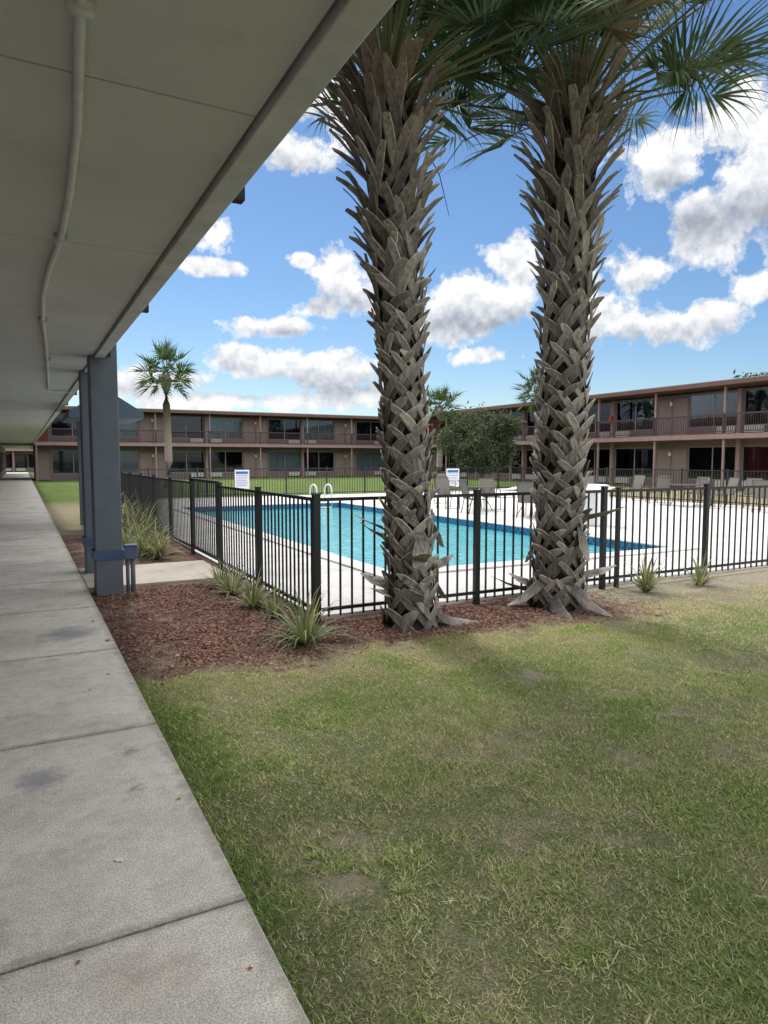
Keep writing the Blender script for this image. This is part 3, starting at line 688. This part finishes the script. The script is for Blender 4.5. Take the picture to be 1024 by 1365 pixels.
# ------------------------------------------------------------------ grass & mulch
def mulch_edge(x,y): return y+ (fbm(x,y,1.6,40)-.5)*1.1
def blades(n,x0,x1,y0,y1,seed,hmin,hmax,wid,broad=False):
    g=np.random.default_rng(seed); x=g.uniform(x0,x1,n); y=g.uniform(y0,y1,n)
    gm=fbm(x,y,1.0,11); fine=fbm(x,y,3.6,21); edge=np.exp(-np.maximum(x-.66,0)/.18)*fbm(x,y,2.2,91)*1.6
    dens=np.clip((gm*.4+fine*.6-.36)*6,.14,1)+.6*edge
    wb=(fbm(x,y,5,77)-.5)*.6
    for (bx,by,br) in BARE: dens*=np.clip((np.hypot(x-bx,y-by)+wb-br*.7)/(br*1.2),.08,1)
    me_=mulch_edge(x,y); in_m=((me_>4.95)&(x<5.7))|((me_>5.3)&(x>=5.7))
    keep=(g.random(n)<dens)&(~in_m|(g.random(n)<.05)); x,y,gm,fine,edge,me_=x[keep],y[keep],gm[keep],fine[keep],edge[keep],me_[keep]; n=len(x)
    th=g.uniform(0,2*np.pi,n); h=g.uniform(hmin,hmax,n)*(.5+.9*fine)*(1+.4*edge); lean=g.uniform(.4,2.4,n)*h; w=wid*g.uniform(.7,1.3,n)
    dx,dy=np.cos(th),np.sin(th); sx,sy=-dy,dx; z0=np.full(n,GZ-.002)
    if broad:
        c=np.stack([x+dx*lean*.5,y+dy*lean*.5,z0+h*.6],1)
        V=np.stack([np.stack([x,y,z0],1),c+np.stack([sx*w,sy*w,0*x],1),np.stack([x+dx*lean,y+dy*lean,z0+h],1),c-np.stack([sx*w,sy*w,0*x],1)],1); k=4
    else:
        V=np.stack([np.stack([x+sx*w,y+sy*w,z0],1),np.stack([x-sx*w,y-sy*w,z0],1),np.stack([x+dx*lean,y+dy*lean,z0+h],1)],1); k=3
    green=np.array([.225,.30,.095]); lush=np.array([.14,.235,.055]); straw=np.array([.54,.48,.31])
    mixv=np.clip((gm*.5+fine*.5-.40)*5+g.normal(0,.3,n)+edge*.8-np.clip((me_-4.1)*.9,0,.8),0,1)[:,None]
    col=straw*(1-mixv)+green*mixv; col=np.where((g.random(n)<.25)[:,None]|(edge>.6)[:,None],col*.45+lush*.55,col)
    col=np.where((g.random(n)<.16)[:,None],straw*1.1,col)*g.uniform(.65,1.35,(n,1))
    return V.reshape(-1,3),np.arange(k*n).reshape(n,k),np.repeat(col,k,axis=0)
V,F,C=blades(520000,.66,5.2,.6,5.6,1,.007,.021,.0017)
ob("grass",np_mesh("grass",V,F,C,M['grass']),kind="stuff",label="short patchy mixed green and dry lawn grass",category="grass")
V,F,C=blades(160000,5.0,13,1.0,6.0,2,.010,.028,.0032)
ob("grass",np_mesh("grass",V,F,C,M['grass']),kind="stuff",label="patchy lawn grass running up to the fence",category="grass")
V,F,C=blades(150000,.66,6,.6,5.6,3,.008,.022,.0030,True)
pn=fbm(V[::4,0],V[::4,1],2.6,61); rr_=np.random.default_rng(5).random(len(pn))
keep=(pn>.60)&(rr_<.8); keep|=(V[::4,0]<.70+.55*np.maximum(0,fbm(V[::4,0],V[::4,1],1.6,66)-.35)*2)&(rr_<.5)
ix=np.repeat(keep,4); V=V[ix];C=C[ix]*np.array([.72,.9,.6]); 
ob("weeds",np_mesh("weeds",V,np.arange(len(V)).reshape(-1,4),C,M['grass']),kind="stuff",label="low broadleaf weeds along the walkway edge",category="weeds")
def chips():
    g=np.random.default_rng(9); n=80000; x=g.uniform(.68,6.2,n); y=g.uniform(4.2,8.8,n)
    me_=mulch_edge(x,y); bare=fbm(x,y,1.3,88)
    k=(me_>4.8+.9*g.random(n)**1.3)&((x<2.5)|(y<6.2))&(x<5.6+.5*g.normal(0,1,n))&((bare<.54)|(g.random(n)<.3)); x,y=x[k],y[k]; n=len(x)
    th=g.uniform(0,6.28,n); l=g.uniform(.006,.021,n); w=g.uniform(.0025,.0055,n); tl=g.normal(0,.3,n); z=GZ+g.uniform(.004,.014,n)
    a=np.stack([np.cos(th)*l,np.sin(th)*l,np.sin(tl)*l],1); b=np.stack([-np.sin(th)*w,np.cos(th)*w,g.normal(0,.4,n)*w],1); p=np.stack([x,y,z],1)
    V=np.stack([p-a-b,p+a-b,p+a+b,p-a+b],1).reshape(-1,3)
    pal=np.array([(.19,.095,.075),(.25,.12,.097),(.13,.07,.054),(.34,.225,.18),(.21,.10,.08),(.29,.185,.145)]); c=pal[g.integers(0,6,n)]*g.uniform(.7,1.25,(n,1))
    return np_mesh("mulch_chips",V,np.arange(4*n).reshape(n,4),np.repeat(c,4,axis=0),M['mulch'])
ob("mulch_chips",chips(),kind="stuff",label="reddish brown wood mulch chips in the planting bed",category="mulch")
def litter():
    q=MB(); r=random.Random(3)
    for i in range(700):
        x=r.uniform(.8,7);y=r.uniform(.9,5.4);a=r.uniform(0,6.28);l=r.uniform(.02,.07)*(1.8 if r.random()<.06 else 1); z=GZ+.012+r.uniform(0,.012)
        dx,dy=math.cos(a)*l,math.sin(a)*l; g=r.uniform(.7,1.1); w=.0018
        q.add([(x,y,z),(x+dx,y+dy,z+.006),(x+dx-dy*w/l,y+dy+dx*w/l,z+.006),(x-dy*w/l,y+dx*w/l,z)],[(0,1,2,3)],(.62*g,.57*g,.45*g))
    return q.mesh("straw_litter",M['mulch'],False,True)
ob("straw_litter",litter(),kind="stuff",label="dry straw bits scattered on the lawn",category="litter")
def scraps():
    q=MB(); r=random.Random(8)
    for (x,y,s,c) in ((.28,2.72,.022,(.8,.79,.77)),(.56,1.93,.008,(.45,.12,.1)),(-.1,4.6,.012,(.7,.7,.68)),(.5,5.2,.015,(.2,.15,.1)),(.58,3.1,.012,(.3,.25,.15)),(.1,2.2,.008,(.3,.2,.1)),(.35,4.9,.012,(.2,.15,.1)),(.6,6.2,.02,(.25,.13,.1)),(.55,7.0,.02,(.25,.13,.1))):
        n=7; q.add([(x+s*r.uniform(.5,1.2)*math.cos(6.283*k/n),y+s*r.uniform(.5,1.4)*math.sin(6.283*k/n),.004+r.uniform(0,.003)) for k in range(n)],[tuple(range(n))],c)
    return q.mesh("walkway_litter",M['mulch'],False,True)
ob("walkway_litter",scraps(),kind="stuff",label="tiny flecks and leaf scraps on the concrete",category="litter")
# ------------------------------------------------------------------ camera
yaw=R(27.9); pitch=math.atan(70/910)
cam=bpy.data.cameras.new("camera"); co=bpy.data.objects.new("camera",cam); COL.objects.link(co)
co.location=(0,0,1.55); co.rotation_euler=(R(90)-pitch,0,-yaw); cam.lens=24; cam.sensor_width=36; cam.clip_end=2000; cam.clip_start=.05
S.camera=co
# ------------------------------------------------------------------ light
EL=R(56); AZ=.03
sv=Vector((math.sin(AZ)*math.cos(EL),math.cos(AZ)*math.cos(EL),math.sin(EL)))
sl_=bpy.data.lights.new("sun",'SUN'); sl_.energy=2.8; sl_.angle=R(7); sl_.color=(1,.95,.87)
so=bpy.data.objects.new("sun",sl_); COL.objects.link(so); so.rotation_euler=sv.to_track_quat('Z','Y').to_euler(); so.location=(0,0,30)
W=bpy.data.worlds.new("World"); S.world=W; W.use_nodes=True; nt=W.node_tree; bg=nt.nodes['Background']
sky=nt.nodes.new('ShaderNodeTexSky'); sky.sky_type='NISHITA'; sky.sun_disc=False; sky.sun_elevation=EL; sky.sun_rotation=AZ
sky.air_density=1.0; sky.dust_density=.3; sky.ozone_density=3.0
tc=nt.nodes.new('ShaderNodeTexCoord').outputs['Generated']
sep=nt.nodes.new('ShaderNodeSeparateXYZ'); nt.links.new(tc,sep.inputs[0])
az=math_(nt,'ARCTAN2',sep.outputs[0],sep.outputs[1]); el=math_(nt,'ARCSINE',sep.outputs[2])
def px_dir(px,py):
    u=px-512; v=682.5-py; fwd=910*math.cos(pitch)+v*math.sin(pitch); up=-910*math.sin(pitch)+v*math.cos(pitch)
    return yaw+math.atan2(u,fwd), math.atan2(up,math.hypot(u,fwd)), math.hypot(u,fwd)
blobs=[(905,205,66,42),(985,165,66,42),(1030,230,76,76),(955,300,62,42),(1090,260,120,90),
 (838,360,42,26),(865,432,94,25),(945,418,38,20),(800,425,50,30),
 (630,400,58,40),(690,352,42,32),(600,440,40,22),(455,365,32,38),(422,412,34,13),(490,400,32,22),
 (372,436,56,13),(292,307,24,22),(292,358,34,10),(404,346,18,8),(1008,382,32,20),(650,474,42,11),(246,350,16,7),
 (350,487,76,19),(440,492,56,24),(240,505,58,15),(180,512,42,22),(300,534,140,13),(480,528,56,15),(395,200,48,24),(450,130,66,48)]
shad=[(955,300,95,40),(1050,285,95,55),(865,450,110,16),(632,430,75,20),(455,400,46,16),(430,512,105,15),(290,522,120,12),(400,220,52,14),(838,380,38,11),(900,242,45,12),(372,444,44,6)]
P=nt.nodes.new('ShaderNodeCombineXYZ'); nt.links.new(az,P.inputs[0]); nt.links.new(el,P.inputs[1])
n1=noise(nt,17,8,.62,tc)
def chain(bl,k):
    cur_=None
    for (a,b,rx,ry) in bl:
        A,E_,h=px_dir(a,b); ra,re=k*rx/h,k*ry/h*math.cos(E_)
        m=nt.nodes.new('ShaderNodeVectorMath'); m.operation='MULTIPLY_ADD'; nt.links.new(P.outputs[0],m.inputs[0])
        m.inputs[1].default_value=(1/ra,1/re,0); m.inputs[2].default_value=(-A/ra,-E_/re,0)
        l=nt.nodes.new('ShaderNodeVectorMath'); l.operation='LENGTH'; nt.links.new(m.outputs[0],l.inputs[0])
        cur_=l.outputs['Value'] if cur_ is None else math_(nt,'SMOOTH_MIN',cur_,l.outputs['Value'],.2)
    return cur_
ov=nt.nodes.new('ShaderNodeVectorMath'); ov.operation='ADD'; nt.links.new(tc,ov.inputs[0]); ov.inputs[1].default_value=(0,0,.013)
n2=noise(nt,17,4,.6,ov.outputs[0])
f=math_(nt,'MAXIMUM',math_(nt,'SUBTRACT',1.0,chain(blobs,1.14)),-1.2)
f0=math_(nt,'ADD',f,math_(nt,'MULTIPLY',math_(nt,'SUBTRACT',n1,.5),3.4))
mask=ramp(nt,math_(nt,'ADD',math_(nt,'MULTIPLY',f0,.5),.5),[(.47,0.0),(.54,.4),(.68,1.0)],'EASE')
sd_=math_(nt,'ADD',math_(nt,'SUBTRACT',1.25,chain(shad,1.15)),math_(nt,'MULTIPLY',math_(nt,'SUBTRACT',n1,.5),1.6),clamp=True)
sh=math_(nt,'ADD',.84,math_(nt,'MULTIPLY',math_(nt,'SUBTRACT',n1,n2),2.8))
sh=math_(nt,'ADD',sh,math_(nt,'MULTIPLY',sd_,-.55),clamp=True)
cc=ramp(nt,sh,[(0.0,(.40,.44,.52)),(.35,(.60,.64,.71)),(.7,(.84,.87,.91)),(1.0,(1.06,1.06,1.06))])
hs_=nt.nodes.new('ShaderNodeHueSaturation'); hs_.inputs['Saturation'].default_value=1.15; nt.links.new(sky.outputs[0],hs_.inputs['Color'])
skyc=mix(nt,1,hs_.outputs[0],(.118,.120,.122),'MULTIPLY')
hz=math_(nt,'MULTIPLY',math_(nt,'GREATER_THAN',el,-.02),mask)
front=mix(nt,hz,skyc,cc)
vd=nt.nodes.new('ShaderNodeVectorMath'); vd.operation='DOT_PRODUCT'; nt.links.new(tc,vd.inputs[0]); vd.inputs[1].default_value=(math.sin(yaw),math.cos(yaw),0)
fill_sheet=ramp(nt,math_(nt,'MULTIPLY',math_(nt,'ADD',vd.outputs['Value'],1.0),.5),[(.78,1.0),(.87,0.0)])  # bright sky added outside the view to fill the shaded walkway and soffit
fill_sheetc=ramp(nt,noise(nt,2.2,4,.6,tc),[(.3,(1.32,1.34,1.38)),(.7,(2.25,2.22,2.18))])
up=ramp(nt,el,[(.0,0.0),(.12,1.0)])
final=mix(nt,math_(nt,'MULTIPLY',fill_sheet,up),front,fill_sheetc)
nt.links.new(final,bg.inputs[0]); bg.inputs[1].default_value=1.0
S.view_settings.view_transform='Standard'; S.view_settings.look='None'; S.view_settings.exposure=0
